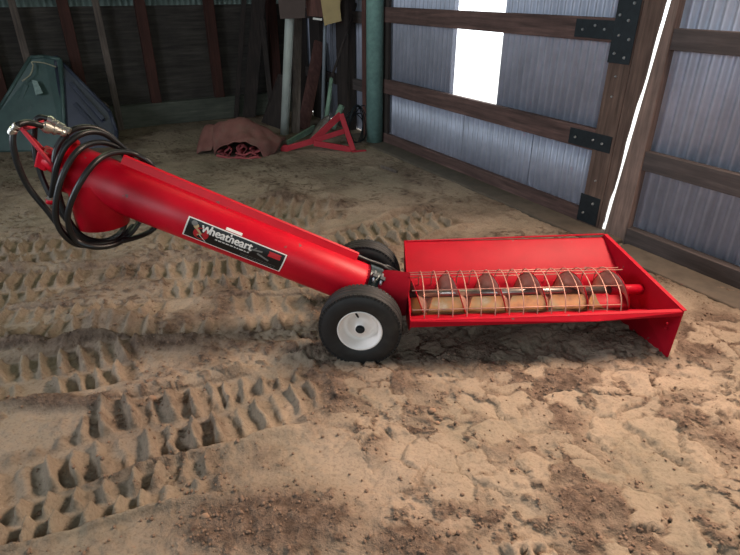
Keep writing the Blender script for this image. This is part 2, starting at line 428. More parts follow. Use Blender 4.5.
# ------------------------------------------------------------------ room shell
def corrug(a0, a1, z0, z1, b=-.075, pitch=.068, amp=.013, nz=1):
    m = MB(); n = max(4, int((a1-a0)/pitch*8)); row0 = []; row1 = []
    for i in range(n+1):
        a = a0+(a1-a0)*i/n; bb = b+amp*math.sin(2*math.pi*a/pitch)
        row0.append(W(a, bb, z0)); row1.append(W(a, bb, z1))
    return m.strip(row0, row1)
def corrug_back(b0, b1, z0, z1, a=5.56, pitch=.068, amp=.009):
    m = MB(); n = int((b1-b0)/pitch*8); r0 = []; r1 = []
    for i in range(n+1):
        b = b0+(b1-b0)*i/n; aa = a+amp*math.sin(2*math.pi*b/pitch)
        r0.append(W(aa, b, z0)); r1.append(W(aa, b, z1))
    return m.strip(r0, r1)

# right wall
wr = thing('wall_right', W(0, -.05), 'right barn wall of grey corrugated sheets on wood girts', 'wall', kind='structure')
corrug(-4.5, -.19, .02, 2.5).build('metal_sheet', 'galv', wr, solid=.001)
corrug(3.2, 5.5, .02, 2.5).build('metal_sheet', 'galv', wr, solid=.001)
corrug(.8, 5.5, 2.5, 3.6).build('metal_sheet', 'galv', wr, solid=.001)
corrug(-4.5, -3.4, 2.5, 3.6).build('metal_sheet', 'galv', wr, solid=.001)
for z0, z1 in ((1.27, 1.39), (.525, .65), (2.35, 2.5)):
    MB().rb(-4.5, -.19, -.055, 0, z0, z1).build('girt', 'wood_girt', wr, .004)
    MB().rb(3.36, 5.4, -.055, 0, z0-.02, z1-.02).build('girt', 'wood_girt', wr, .004)
MB().rb(-.19, 3.36, -.055, .03, 2.36, 2.55).build('header', 'wood_girt', wr, .004)
for a, wd in ((3.81, .34), (4.62, .30), (5.2, .14)):
    MB().rb(a, a+wd, -.05, .04, 0, 3.4).build('wall_post', 'wood_plank', wr, .004)
MB().rb(-2.6, -2.45, -.05, .10, 0, 3.4).build('wall_post', 'wood_girt', wr, .004)
bb = MB().rb(-4.5, -.22, -.05, .02, -.02, .115).build('baseboard_right', 'wood_girt', None, .004)
tag(bb, 'dark skirting plank along the foot of the right wall', 'baseboard', kind='structure')
# a thin crack line of sunk footing in front of it
ft = MB().rb(-4.5, -.25, .02, .26, -.10, .012).build('trim_4', 'concrete', None, .01)
tag(ft, 'dirt-covered concrete footing along the right wall', 'footing', kind='structure')
# translucent strip high in the right wall
wn = thing('window_1', W(-1.3, -.07, 2.5), 'long translucent light strip high in the right wall', 'window', kind='structure')
MB().rb(-3.4, .8, -.078, -.072, 2.55, 3.55).build('pane', 'glass', wn)
MB().rb(-3.4, .8, -.07, -.03, 2.5, 2.56).rb(-3.4, .8, -.07, -.03, 3.54, 3.6).build('frame', 'wood_girt', wn)

# door post and the slit of daylight beside it
pm = MB()
N = 28
def strip_a(z): return -.018-.116*(z-.04)/1.5
rag = [random.uniform(-.006, .006)+.006*math.sin(i*.9) for i in range(N+1)]
for i in range(N):
    z0, z1 = 2.36*i/N, 2.36*(i+1)/N
    e0, e1 = strip_a(z0)-.020, strip_a(z1)-.020
    vs = []
    for (z, e) in ((z0, e0), (z1, e1)):
        vs += [W(e, -.05, z), W(e, .0, z), W(e-.012, .012, z), W(-.215, .012, z), W(-.215, -.05, z)]
    pm.add(vs, [(k, k+1, 6+k, 5+k) for k in range(4)]+[(4, 0, 5, 9)])
po = pm.build('trim_1', 'wood_post')
tag(po, 'weathered wooden door post right of the bright daylight slit', 'post', kind='structure')
lp = MB()
for i in range(N):
    z0, z1 = 2.36*i/N, 2.36*(i+1)/N
    e0, e1 = strip_a(z0)+.015+rag[i], strip_a(z1)+.015+rag[i+1]
    vs = []
    for (z, e) in ((z0, e0), (z1, e1)):
        vs += [W(e, -.018, z), W(e, -.004, z), W(.026, -.004, z), W(.026, -.018, z)]
    lp.add(vs, [(k, (k+1) % 4, 4+(k+1) % 4, 4+k) for k in range(4)])
lpo = lp.build('trim_2', 'wood_stile')
tag(lpo, 'ragged-edged thin board left of the bright daylight slit', 'board', kind='structure')

# big metal door
dr = thing('door_1', W(1.6, -.03), 'big barn door of corrugated metal on a dark wood frame', 'door', kind='structure')
corrug(1.955, 3.13, .60, 2.36).build('metal_sheet', 'galv', dr, solid=.001)
corrug(.03, 1.325, .60, 2.36).build('metal_sheet', 'galv', dr, solid=.001)
corrug(1.72, 3.13, .04, .64, -.078).build('metal_sheet', 'galv', dr, solid=.001)
corrug(.86, 1.76, .04, .64, -.070).build('metal_sheet', 'galv', dr, solid=.001)
corrug(.03, .90, .04, .64, -.078).build('metal_sheet', 'galv', dr, solid=.001)
for z0, z1 in ((1.283, 1.43), (.562, .712), (.015, .12), (2.22, 2.36)):
    MB().rb(.20, 3.12, -.05, 0, z0, z1).build('rail', 'wood_rail', dr, .005)
MB().rb(.03, .20, -.052, .002, .015, 2.36).build('stile', 'wood_stile', dr, .005)
MB().rb(3.02, 3.12, -.05, -.01, .015, 2.36).build('stile', 'wood_plank', dr, .005)
def plate_part(a0, a1, z0, z1, bolts):
    m = MB().rb(a0, a1, .002, .009, z0, z1)
    pl = m.build('hinge_plate', 'dark_metal', dr, .002)
    for (a, z) in bolts:
        MB().cyl(W(a, .008, z), W(a, .018, z), .010, .008, 8).build('bolt', 'bolt', pl)
plate_part(.035, .205, 1.16, 1.62, [(.08, 1.2), (.16, 1.22), (.07, 1.31), (.15, 1.33), (.10, 1.42), (.17, 1.45), (.08, 1.52), (.15, 1.56)])
plate_part(.205, .52, 1.30, 1.415, [(.27, 1.36), (.35, 1.38), (.45, 1.35)])
plate_part(.05, .42, .575, .69, [(.12, .63), (.2, .64), (.36, .63)])
plate_part(.045, .22, .03, .24, [(.1, .19), (.17, .1)])
for z in (1.08, .95, .36): 
    MB().cyl(W(.12, .002, z), W(.12, .012, z), .008, .006, 8).build('bolt', 'bolt', dr)

# concrete sill under the door
sl = MB().rb(-.2, 3.6, -.02, .22, -.12, .022).build('trim_3', 'concrete', None, .012)
tag(sl, 'dirty concrete sill strip along the foot of the metal door', 'sill', kind='structure')
# gravel yard outside the slot
yd = MB().rb(-9, 16, -40, -.35, -.14, -.10).build('trim_5', 'yard')
tag(yd, 'pale sunlit gravel yard outside the metal door', 'yard', kind='structure')

# back wall
wb = thing('wall_back', W(5.5, 3.2), 'dark back wall of wide boards below a corrugated band', 'wall', kind='structure')
pl = MB(); z = .28; k = 0
while z < 1.40:
    h = random.choice((.19, .2, .22)); h = min(h, 1.412-z)
    pl.rb(5.48+.004*(k % 2), 5.53, -.05, 7.5, z, z+h+.004); z += h; k += 1
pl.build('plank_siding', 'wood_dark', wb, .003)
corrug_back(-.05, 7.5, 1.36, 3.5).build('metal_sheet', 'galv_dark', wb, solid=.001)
MB().rb(5.36, 5.53, 0, 7.5, .0, .285).build('sill_beam', 'wood_sill', wb, .008)
for b in (.36, 1.2, 2.035, 2.87, 3.70, 4.53, 5.36):
    MB().rb(5.37, 5.478, b-.06, b+.06, .285, 3.4).build('wall_stud', 'wood_stud', wb, .004)
for b in (2.53, 3.365, 4.2):
    MB().rb(5.32, 5.358, b-.037, b+.037, -.02, 3.4).build('batten', 'wood_grey', wb, .004)
# left and front walls, out of the picture, and the roof
wl = MB().rb(-4.5, 5.5, 7.5, 7.56, -.1, 3.6).build('wall_left', 'wood_dark'); tag(wl, 'dark plank wall on the left side of the barn', 'wall', kind='structure')
fw = thing('wall_front', W(-4.5, 3.7), 'dark plank barn wall behind the camera', 'wall', kind='structure')
MB().rb(-4.56, -4.5, -.05, 1.2, -.1, 3.6).build('wall_panel', 'wood_dark', fw); MB().rb(-4.56, -4.5, 5.6, 7.56, -.1, 3.6).build('wall_panel', 'wood_dark', fw)
MB().rb(-4.56, -4.5, 1.2, 5.6, -.1, 3.6).build('wall_panel', 'wood_dark', fw)
cl = MB().rb(-4.6, 5.6, -.1, 7.6, 3.6, 3.66).build('ceiling', 'roof'); tag(cl, 'grey sheet metal barn ceiling', 'ceiling', kind='structure')

# ------------------------------------------------------------------ round green post
g = Vector((0.0526, 6.4762, -.02))
gp = MB().cyl(g, g+UP*3.6, .093, .093, 40)
tag(gp.build('round_post', 'green_post'), 'round pale green post at the far end of the metal door', 'post')
g2 = Vector((-0.0739, 6.6211, -.02)) + Vector((0, .06, 0))
tag(MB().rb(3.44, 3.52, .002, .03, -.02, 3.4).build('wooden_strip', 'wood_red', None, .003), 'narrow red-brown wooden strip left of the green post', 'board')

# ------------------------------------------------------------------ things in the back corner
def lean(name, foot, top, w, th, mat, label, cat='board', side=(1, 0, 0)):
    return tag(MB().beam(foot, top, w, th, side).build(name, mat, None, .003), label, cat)
S = (.94, .34, 0)
lean('leaning_plank', (-1.6997, 7.9561, 0), (-1.3662, 7.95, 1.8066), .17, .04, 'wood_plank', 'wide dark plank leaning on the back wall, just right of a thin dark plank', side=S)
lean('leaning_plank', (-1.8677, 7.8882, 0), (-1.5542, 7.95, 1.8066), .06, .03, 'wood_plank', 'thin dark plank leaning on the back wall, leftmost of the leaning boards', side=S)
lean('leaning_stick', (-1.2921, 7.5018, 0), (-1.3695, 7.75, 1.2467), .06, .03, 'wood_plank', 'thin dark stick leaning between the wide plank and the white pipe', 'stick', side=S)
tp = MB().plate([(-1.4602, 7.6267, .0), (-1.097, 7.1482, 0), (-1.057, 7.2, 0.6579), (-1.1176, 7.2, 0.6695)], .025)
tag(tp.build('board_offcut', 'wood_plank'), 'dark tapering board offcut standing left of the white pipe', 'board')
f0 = Vector((-1.0533, 6.8756, 0)); t0 = Vector((-0.8262, 7.05, 2.1613))
tag(MB().cyl(f0, t0, .052, .052, 28).build('white_pipe', 'pvc'), 'thick weathered white pipe standing in the dark corner', 'pipe')
lean('grey_board', (-0.9305, 6.9824, 0), (-0.7997, 7.3, 2.0854), .10, .04, 'wood_grey', 'grey board standing right beside the white pipe', side=S)
lean('reddish_plank', (-0.8607, 7.205, 0), (-0.6447, 7.75, 0.9891), .15, .035, 'wood_red', 'red-brown plank leaning to the right behind the red frame', side=S)
tag(MB().cyl((-0.6146, 7.2626, 0), (-0.4876, 7.35, 2.0887), .022, .022, 16).build('grey_pipe', 'grey_pipe'), 'thin grey pipe standing left of the shovel handle', 'pipe')
# shovel leaning against the wall
sb = (-0.5805, 6.65, 0.135)
sh = thing('shovel', (sb[0], sb[1], 0), 'long shovel with pale green socket leaning in the corner', 'shovel')
MB().tube([(-0.4513, 6.85, 0.6704), (-0.1037, 7.2, 1.5855)], .015, 12).build('handle', 'wood_plank', sh)
MB().tube([(-0.5154, 6.7, 0.2294), (-0.4513, 6.85, 0.6704)], [.028, .022], 14).build('socket', 'pale_green', sh)
bl = MB(); rows = []
c0, c1 = Vector((-0.5082, 6.7, 0.2642)), Vector((-0.6684, 6.45, 0.0181))
dd = (c1-c0); sdv = Vector((.8, .45, .25)).normalized(); nn = dd.normalized().cross(sdv)
prof = [(.0, .03), (.12, .085), (.4, .10), (.7, .095), (.88, .065), (1, .01)]
for t_, w_ in prof:
    rows.append([c0+dd*t_+sdv*(w_*k)+nn*(.028*(1-abs(k)**2)) for k in (-1, -.6, -.2, .2, .6, 1)])
for r0, r1 in zip(rows[:-1], rows[1:]): bl.strip(r0, r1)
bl.build('blade', 'steel', sh, solid=.003)
tag(MB().tube([(-0.4252, 6.45, 0.179), (-0.3291, 6.6, 0.3972)], .034, 14).build('short_pipe', 'pale_green'), 'short pale green pipe behind the red triangular frame', 'pipe')
p, q = Vector((-0.9396, 6.3369, .03)), Vector((-0.7043, 7.0369, .05))
tag(MB().beam(p, q, .07, .03, (0, 0, 1)).build('flat_bar', 'pale_green', None, .004), 'grey-green flat bar lying behind the red frame', 'bar')
# boards hung from a rack beam
rk = MB().beam((-1.18, 6.95, 1.8189), (-0.1938, 6.85, 1.8157), .09, .09, (0, 0, 1)).build('rack_beam', 'wood_plank', None, .004)
tag(rk, 'dark beam overhead carrying the hung boards in the corner', 'beam')
def hung(px, ym, mat, name, label, th=.02):
    pass
tag(MB().plate([(-0.995, 6.8, 1.3001), (-0.7221, 6.8, 1.3102), (-0.6628, 6.8, 1.8142), (-1.0262, 6.8, 1.8142)], .03).build('hung_board', 'brown_board', None, .003), 'dark brown board hanging in front of the white pipe top', 'board', 'boards hung in the corner')
hb = tag(MB().plate([(-0.705, 6.86, 1.3279), (-0.5263, 6.86, 1.3177), (-0.4745, 6.86, 1.816), (-0.7225, 6.86, 1.816)], .03).build('hung_board', 'wood_red', None, .003), 'reddish board hanging between the brown and the yellow boards', 'board', 'boards hung in the corner')
MB().beam((-0.6372, 6.84, 1.3034), (-0.537, 6.84, 1.2932), .02, .03, (0, 0, 1)).build('edge_strip', 'white_vinyl', hb)
tag(MB().plate([(-0.5025, 6.72, 1.2334), (-0.4411, 6.72, 1.2536), (-0.3136, 6.72, 1.2836), (-0.3269, 6.72, 1.4124), (-0.2958, 6.72, 1.8116), (-0.5705, 6.72, 1.8116)], .025).build('hung_board', 'ply', None, .003), 'yellowish plywood piece hanging rightmost of the hung boards', 'board', 'boards hung in the corner')
# coil of old wire
wc = MB()
rc = random.Random(4)
for k in range(6):
    o = Vector((-0.1494, 6.45, 0.179)); r = .17+.03*rc.random(); tx, ty = rc.uniform(-.35, .35), rc.uniform(-.3, .3)
    ring = []
    for i in range(28):
        t_ = 2*math.pi*i/28
        ring.append(o+Vector((r*.55*math.cos(t_)+tx*.1, .12*math.cos(t_)+ty*.2+.03*math.sin(2*t_), r*1.15*math.sin(t_)+.05*math.cos(t_*2+k))))
    wc.tube(ring, .006, 6, closed=True)
tag(wc.build('wire_coil', 'dark_metal'), 'tangled dark wire coil between the red frame and green post', 'wire')

# red triangular frame
tf = thing('triangular_frame', (-0.447, 6.1593, 0), 'faded red steel triangular frame lying in the corner', 'frame')
def bar(p, q, w, th, side=(0, 0, 1), nm='bar'):
    return MB().beam(p, q, w, th, side).build(nm, 'frame_red', tf, .003)
yA = 6.16
apex, tipL, jn = Vector((-0.3219, 6.3, 0.3602)), Vector((-0.9369, 6.08, 0.0317)), Vector((-0.6292, 6.13, 0.1076))
bar(jn+Vector((0, .02, 0)), apex, .075, .02); bar(tipL, jn, .06, .03, nm='tongue')
MB().cyl(tipL+Vector((0, -.03, 0)), tipL+Vector((0, .03, 0)), .045, .045, 20).build('eye', 'frame_red', tf)
bar(jn, (-0.2442, 6.22, 0.2078), .055, .018); bar(Vector((-0.6162, 6.1, 0.093)), (-0.2095, 6.08, 0.0261), .06, .03)
up = bar(apex, (-0.1813, 6.05, 0.0173), .055, .04, (1, 0, 0), 'upright')
bar(Vector((-0.1979, 6.05, 0.0062)), (-0.0443, 6.1, 0.0042), .03, .03, nm='foot')
for x, y in ((318, 136), (324, 133), (331, 130), (320, 143), (330, 146)):
    c = Vector((-0.5964, 1, 1.5837)) if 0 else None

# folded canvas bundle
def sheet_grid(rows, n=6):
    cols = [spline(r, n) for r in rows]
    cross = [spline([c[k] for c in cols], n) for k in range(len(cols[0]))]
    m = MB(); 
    for a_, b_ in zip(cross[:-1], cross[1:]): m.strip(a_, b_)
    rg_ = random.Random(5)
    for v in m.v: v.z = max(.002, v.z+.05*mnoise.noise(v*5)+.02*mnoise.noise(v*13)); v.y += .03*mnoise.noise(v*7+Vector((3, 0, 0)))
    return m
tp = thing('folded_tarp', (-1.4007, 5.9087, 0), 'dusty red folded canvas tarp bundle on the dirt floor', 'tarp')
rows = [[(-1.6478, 5.83, 0.0213), (-1.5745, 5.8, 0.125), (-1.4498, 5.78, 0.1668), (-1.3043, 5.78, 0.1616), (-1.1881, 5.8, 0.1039), (-1.1244, 5.8, -0.0081)],
        [(-1.6793, 5.92, 0.116), (-1.5817, 5.88, 0.2212), (-1.4361, 5.86, 0.2572), (-1.2705, 5.86, 0.2363), (-1.1118, 5.88, 0.1685), (-1.0517, 5.9, 0.0349)],
        [(-1.6865, 6.02, 0.2525), (-1.5714, 6.02, 0.316), (-1.4306, 6.02, 0.3318), (-1.2741, 6.02, 0.2949), (-1.0984, 6.02, 0.2205), (-0.9797, 6.02, 0.08)],
        [(-1.6831, 6.15, 0.2775), (-1.5763, 6.18, 0.3143), (-1.4485, 6.2, 0.3209), (-1.2991, 6.2, 0.2776), (-1.1082, 6.2, 0.1903), (-0.9594, 6.2, 0.1017)],
        [(-1.8462, 6.5721, .01), (-1.7155, 6.6211, .01), (-1.559, 6.6706, .01), (-1.3791, 6.6706, .01), (-1.1992, 6.6706, .01), (-1.0073, 6.6706, .01)]]
sheet_grid(rows).build('cover', 'tarp', tp, solid=.008)
fl_rows = [[(-1.6627, 6.12, 0.2947), (-1.7648, 6.13, 0.2818), (-1.8342, 6.15, 0.2125)],
           [(-1.68, 6.03, 0.2396), (-1.7734, 6.05, 0.2244), (-1.8597, 6.08, 0.1307)],
           [(-1.685, 5.96, 0.149), (-1.7768, 5.97, 0.1251), (-1.87, 5.98, 0.0575)],
           [(-1.7049, 5.92, 0.0837), (-1.8013, 5.94, 0.0461), (-1.877, 5.96, 0.0081)]]
sheet_grid(fl_rows).build('flap', 'tarp', tp, solid=.008)
fd = MB()
for k, (bx, tx) in enumerate([((-1.5826, 5.82, 0.0133), (-1.6, 5.84, 0.0829)), ((-1.5295, 5.82, 0.0133), (-1.4996, 5.84, 0.1255)), ((-1.4764, 5.82, 0.0133), (-1.4878, 5.84, 0.1361)), ((-1.4233, 5.82, 0.0133), (-1.3823, 5.84, 0.1361)), ((-1.3808, 5.82, 0.0133), (-1.3506, 5.84, 0.1361)), ((-1.3171, 5.82, 0.0133), (-1.34, 5.84, 0.1361)), ((-1.264, 5.82, 0.0133), (-1.2472, 5.84, 0.1149)), ((-1.2109, 5.82, 0.0133), (-1.1761, 5.84, 0.0829))]):
    b0, t0_ = Vector(bx), Vector(tx); r0 = []; r1 = []
    for i in range(13):
        t_ = i/12; p_ = b0.lerp(t0_, t_); p_.x += .022*math.sin(7*t_+k*1.9); p_.y += .02*math.sin(5*t_+k)
        r0.append(p_); r1.append(p_+Vector((.045*math.cos(k*2.2), .10, -.005)))
    fd.strip(r0, r1)
fd.build('folds', 'tarp_in', tp, solid=.010)
MB().tube(spline([(-1.6175, 5.8, 0.0348), (-1.5375, 5.77, 0.0269), (-1.4525, 5.76, 0.0136), (-1.3648, 5.75, 0.027), (-1.2847, 5.76, 0.0083), (-1.1984, 5.76, 0.0296), (-1.1432, 5.79, -0)], 5), .014, 8).build('hem', 'tarp_in', tp)
MB().tube(spline([(-1.4137, 5.8, 0.0615), (-1.3246, 5.77, 0.0482), (-1.2506, 5.78, 0.0721), (-1.2005, 5.78, 0.0455)], 5), .012, 8).build('hem', 'tarp_in', tp)

# dark moulded panels at the left
pn = thing('moulded_panel', (-3.4643, 6.1593, 0), 'two dark green and navy moulded panels propped together at the back left', 'panel')
def panel(quad, mat, name, ribs):
    q = [Vector(p) for p in quad]
    o = MB().plate(q, .03).build(name, mat, pn, .008)
    n = (q[1]-q[0]).cross(q[2]-q[0]).normalized()
    if n.y > 0: n = -n
    for e0, e1 in zip(q, q[1:]+q[:1]):
        MB().tube([e0+n*.01, e1+n*.01], .022, 8).build('rolled_edge', mat, o)
    for a_, b_ in ribs:
        MB().beam(Vector(a_)+n*.012, Vector(b_)+n*.012, .045, .035, n.cross(Vector(b_)-Vector(a_))).build('rib', mat, o, .006)
    return o, n
LB, LB2 = (-4.1941, 6.1, -0.0181), (-3.4033, 6.16, -0.0227)
pa, na_ = panel([LB, LB2, (-3.4303, 6.58, 0.8968), (-3.6214, 6.62, 0.9238), (-3.7575, 6.58, 0.9175), (-4.1881, 6.25, 0.2888)], 'panel_green', 'green_panel', [((-4.0212, 6.27, 0.2187), (-3.8015, 6.46, 0.6494)), ((-3.9434, 6.25, 0.1789), (-3.7564, 6.37, 0.4391))])
pb, nb_ = panel([(-3.3775, 6.2, -0.0219), (-2.9033, 6.3, -0.0366), (-2.9032, 6.42, 0.1403), (-2.9716, 6.5, 0.3488), (-3.4988, 6.62, 0.9238), (-3.4806, 6.55, 0.8167)], 'panel_navy', 'navy_panel', [((-3.349, 6.52, 0.662), (-3.013, 6.4, 0.2796)), ((-3.3138, 6.43, 0.45), (-3.0948, 6.34, 0.2033))])
fo = MB().tube([(-3.5541, 6.64, 0.9218), (-3.4549, 6.5, 0.4265), (-3.4073, 6.26, -0.0262)], [.05, .07, .06], 12).build('centre_fold', 'panel_navy', pn)
MB().plate([(-3.7074, 6.4, 0.7106), (-3.6554, 6.4, 0.7002), (-3.59, 6.34, 0.5832), (-3.6727, 6.34, 0.5621)], .01).build('torn_patch', 'patch', pa)
MB().tube(spline([(-3.8081, 6.38, 0.703), (-3.7262, 6.42, 0.7599), (-3.7016, 6.48, 0.8458), (-3.7124, 6.5, 0.8848), (-3.5944, 6.52, 0.8722), (-3.4623, 6.5, 0.8331)], 6), .007, 6).build('twine', 'twine', pn)
MB().tube(spline([(-3.4662, 6.66, 0.8672), (-3.1505, 6.6, 0.5085), (-3.0257, 6.58, 0.412), (-3.0043, 6.55, 0.2941)], 6), .010, 8).build('edge_cord', 'wood_grey', pn)

# ------------------------------------------------------------------ the auger conveyor
ag = thing('auger_conveyor', (0, 2.45, 0), 'red wheeled grain auger with wire-caged hopper, hoses and inclined tube on dirt', 'auger')
T0 = Vector((-1.2081, 2.357, 0.8665)); T1 = Vector((-0.0504, 2.468, 0.2783))
ax = (T0-T1).normalized()                       # up the tube
RT = .109
tube_end = T0+ax*.125; tube_low = T1-ax*.0
sd = Vector((-ax.z, 0, ax.x)); sd = ax.cross(Vector((0, 1, 0))).normalized()
if sd.z < 0: sd = -sd
fr = sd.cross(ax).normalized()
if fr.y > 0: fr = -fr                            # towards the camera side
def onT(s, th, r=RT):                            # s metres up from T1, th from top towards the camera
    return T1+ax*s+(sd*math.cos(th)+fr*math.sin(th))*r
tb = MB().lathe([(RT-.006, -.02), (RT, -.02), (RT, .02), (RT, (tube_end-T1).length), (RT-.006, (tube_end-T1).length)], T1, ax, 64)
tb.lathe([(0, (tube_end-T1).length-.004), (RT-.003, (tube_end-T1).length-.004)], T1, ax, 64, False)
tube = tb.build('auger_tube', 'red', ag)
LT = (tube_end-T1).length
MB().lathe([(RT, LT-.015), (RT+.016, LT-.015), (RT+.016, LT), (RT, LT)], T1, ax, 48, False).build('end_flange', 'red', tube)
# discharge spout
sc = T0+ax*.0+Vector((-.005, 0, 0)); zb = .652
sp = MB(); n = 48; rs = .112
r0 = [Vector((sc.x+rs*math.cos(2*math.pi*k/n), sc.y+rs*math.sin(2*math.pi*k/n), sc.z-.01)) for k in range(n+1)]
r1 = [Vector((p.x, p.y, zb)) for p in r0]
r2 = [Vector((sc.x+(p.x-sc.x)*.95, sc.y+(p.y-sc.y)*.95, zb)) for p in r0]
r3 = [Vector((p.x, p.y, sc.z-.01)) for p in r2]
sp.strip(r0, r1).strip(r1, r2, smooth=False).strip(r2, r3)
sp.build('discharge_spout', 'red', ag)
# hydraulic motor on the end
m0 = tube_end; m1 = tube_end+ax*.075
mo = MB().cyl(m0, m1, .050, .046, 24).build('motor', 'red', ag)
MB().frame_box(m1+sd*.0, ax*.025, sd*.040, fr*.045).build('port_block', 'red', mo, .008)
# hose guard channel along the top
cth = R(-22)
def ch(s, w, h): 
    e = sd*math.cos(cth)+fr*math.sin(cth); f_ = fr*math.cos(cth)-sd*math.sin(cth)
    return T1+ax*s+e*(RT*.985+h)+f_*w
s0, s1 = .075, (Vector((-1.0846, 2.4, 0.9323))-T1).dot(ax)
cm_ = MB(); prof = [(.036, -.010), (.036, .030), (.030, .036), (-.030, .036), (-.036, .030), (-.036, -.010)]
A0 = [ch(s0, *p) for p in prof]; A1 = [ch(s1, *p) for p in prof]
cm_.strip(A0, A1, smooth=False)
cm_.build('hose_guard', 'red', ag, solid=.003)
# clamp band and boot into the hopper
CL = Vector((.19, 2.43, .24)); CR = Vector((1.42, 2.485, .24)); sx = (CR-CL).normalized()
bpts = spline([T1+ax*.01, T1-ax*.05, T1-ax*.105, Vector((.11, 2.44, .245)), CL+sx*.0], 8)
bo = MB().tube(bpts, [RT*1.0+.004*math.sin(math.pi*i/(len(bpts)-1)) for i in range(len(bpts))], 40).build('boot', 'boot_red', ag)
bd = MB().lathe([(RT, -.075), (RT+.008, -.075), (RT+.008, -.005), (RT, -.005)], T1, ax, 48, False).build('clamp_band', 'band', ag)
for k in (-.06, -.02):
    p = T1+ax*(k)+(sd*math.cos(R(36))+fr*math.sin(R(36)))*(RT+.022)
    MB().frame_box(p, ax*.014, (sd*math.cos(R(36))+fr*math.sin(R(36)))*.016, (fr*math.cos(R(36))-sd*math.sin(R(36)))*.010).build('clamp_lug', 'dark_metal', bd, .002)
    t_ = (fr*math.cos(R(36))-sd*math.sin(R(36)))
    MB().cyl(p-t_*.03, p+t_*.03, .006, .006, 10).build('bolt', 'bolt', bd)
# decal wrapped on the tube
def hit(v):                                      # camera-independent: stored surface points
    return v
DEC_S0, DEC_S1, DEC_T0, DEC_T1 = 0.8742, 0.4085, 2.0429, 1.1153
def decpt(u, v, lift):                           # u right along the decal, v up, both 0..1
    s = DEC_S0+(DEC_S1-DEC_S0)*u; th = DEC_T0+(DEC_T1-DEC_T0)*v
    return onT(s, th, RT+lift)
def patch(u0, u1, v0, v1, lift, name, mat, parent, nu=12, nv=6):
    m = MB(); rows = [[decpt(u0+(u1-u0)*i/nu, v0+(v1-v0)*j/nv, lift) for i in range(nu+1)] for j in range(nv+1)]
    for a_, b_ in zip(rows[:-1], rows[1:]): m.strip(a_, b_)
    return m.build(name, mat, parent)
dc = patch(0, 1, 0, 1, .0008, 'decal', 'white_vinyl', ag)
patch(.014, .986, .05, .95, .0012, 'decal_field', 'black_vinyl', dc)
DL = abs(DEC_S1-DEC_S0); DH = abs(DEC_T1-DEC_T0)*RT
def flatshape(pts, lift, name, mat):             # polygon in decal metres
    me_ = MB(); c = Vector((sum(p[0] for p in pts)/len(pts), sum(p[1] for p in pts)/len(pts)))
    vs = [decpt(c[0]/DL, c[1]/DH, lift)]+[decpt(p[0]/DL, p[1]/DH, lift) for p in pts]; k = len(pts)
    me_.add(vs, [(0, 1+i, 1+(i+1) % k) for i in range(k)]); return me_.build(name, mat, dc)
flatshape([(.075+.034*math.cos(t_), DH*.42+.030*math.sin(t_)) for t_ in [2*math.pi*i/28 for i in range(28)]], .0016, 'red_disc', 'red_vinyl')
def bar2(x0, y0, x1, y1, w): 
    dx, dy = x1-x0, y1-y0; L = math.hypot(dx, dy); nx, ny = -dy/L*w, dx/L*w
    return [(x0+nx, y0+ny), (x1+nx, y1+ny), (x1-nx, y1-ny), (x0-nx, y0-ny)]
flatshape(bar2(.042, DH*.74, .070, DH*.36, .0115), .0020, 'tan_stem', 'tan_vinyl')
flatshape([(.034+.014*math.cos(t_), DH*.80+.012*math.sin(t_)) for t_ in [2*math.pi*i/10 for i in range(10)]], .0023, 'grey_head', 'grey_vinyl')
flatshape(bar2(.070, DH*.36, .104, DH*.10, .0016), .0020, 'white_tail', 'white_vinyl')
flatshape([(DL-.082, DH*.86), (DL-.022, DH*.86), (DL-.022, DH*.62), (DL-.082, DH*.62)], .0016, 'red_box', 'red_vinyl')
# grey machine silhouette between the lettering and the red box
for (x0, y0, x1, y1, w) in ((DL-.22, DH*.55, DL-.11, DH*.70, .004), (DL-.17, DH*.45, DL-.14, DH*.78, .003), (DL-.13, DH*.55, DL-.07, DH*.40, .004)):
    flatshape(bar2(x0, y0, x1, y1, w), .0016, 'grey_silhouette', 'grey_vinyl')
def lettering(body, x0, y0, width, name, mat, lift=.0020, fat=.018, hscale=1.0):
    cu = bpy.data.curves.new('lettering_curve', 'FONT'); cu.body = body; cu.size = 1; cu.resolution_u = 4
    ob = bpy.data.objects.new('lettering_curve', cu); COL.objects.link(ob)
    dg = bpy.context.evaluated_depsgraph_get(); dg.update()
    tm_ = bpy.data.meshes.new_from_object(ob.evaluated_get(dg))
    bm = bmesh.new(); bm.from_mesh(tm_); bmesh.ops.triangulate(bm, faces=bm.faces)
    xs = [v.co.x for v in bm.verts]; k = width/(max(xs)-min(xs)); mx = min(xs)
    bm.verts.index_update(); m = MB(); tri_ = [tuple(v.index for v in f.verts) for f in bm.faces]
    for q, (ox, oy) in enumerate(((-1, 0), (1, 0), (0, 1), (0, -1), (0, 0))):      # bold: the strokes laid down five times, slightly apart
        m.add([decpt((x0+(v.co.x-mx+ox*fat)*k)/DL, (y0+(v.co.y*hscale+oy*fat*.6)*k)/DH, lift+q*.00004) for v in bm.verts], tri_)
    bm.free(); bpy.data.objects.remove(ob); bpy.data.curves.remove(cu); bpy.data.meshes.remove(tm_)
    return m.build(name, mat, dc)
lettering('W', .069, DH*.555, .044, 'lettering', 'white_vinyl', fat=.05, hscale=1.0)
lettering('heatheart', .109, DH*.555, .196, 'lettering', 'white_vinyl', fat=.04, hscale=1.05)
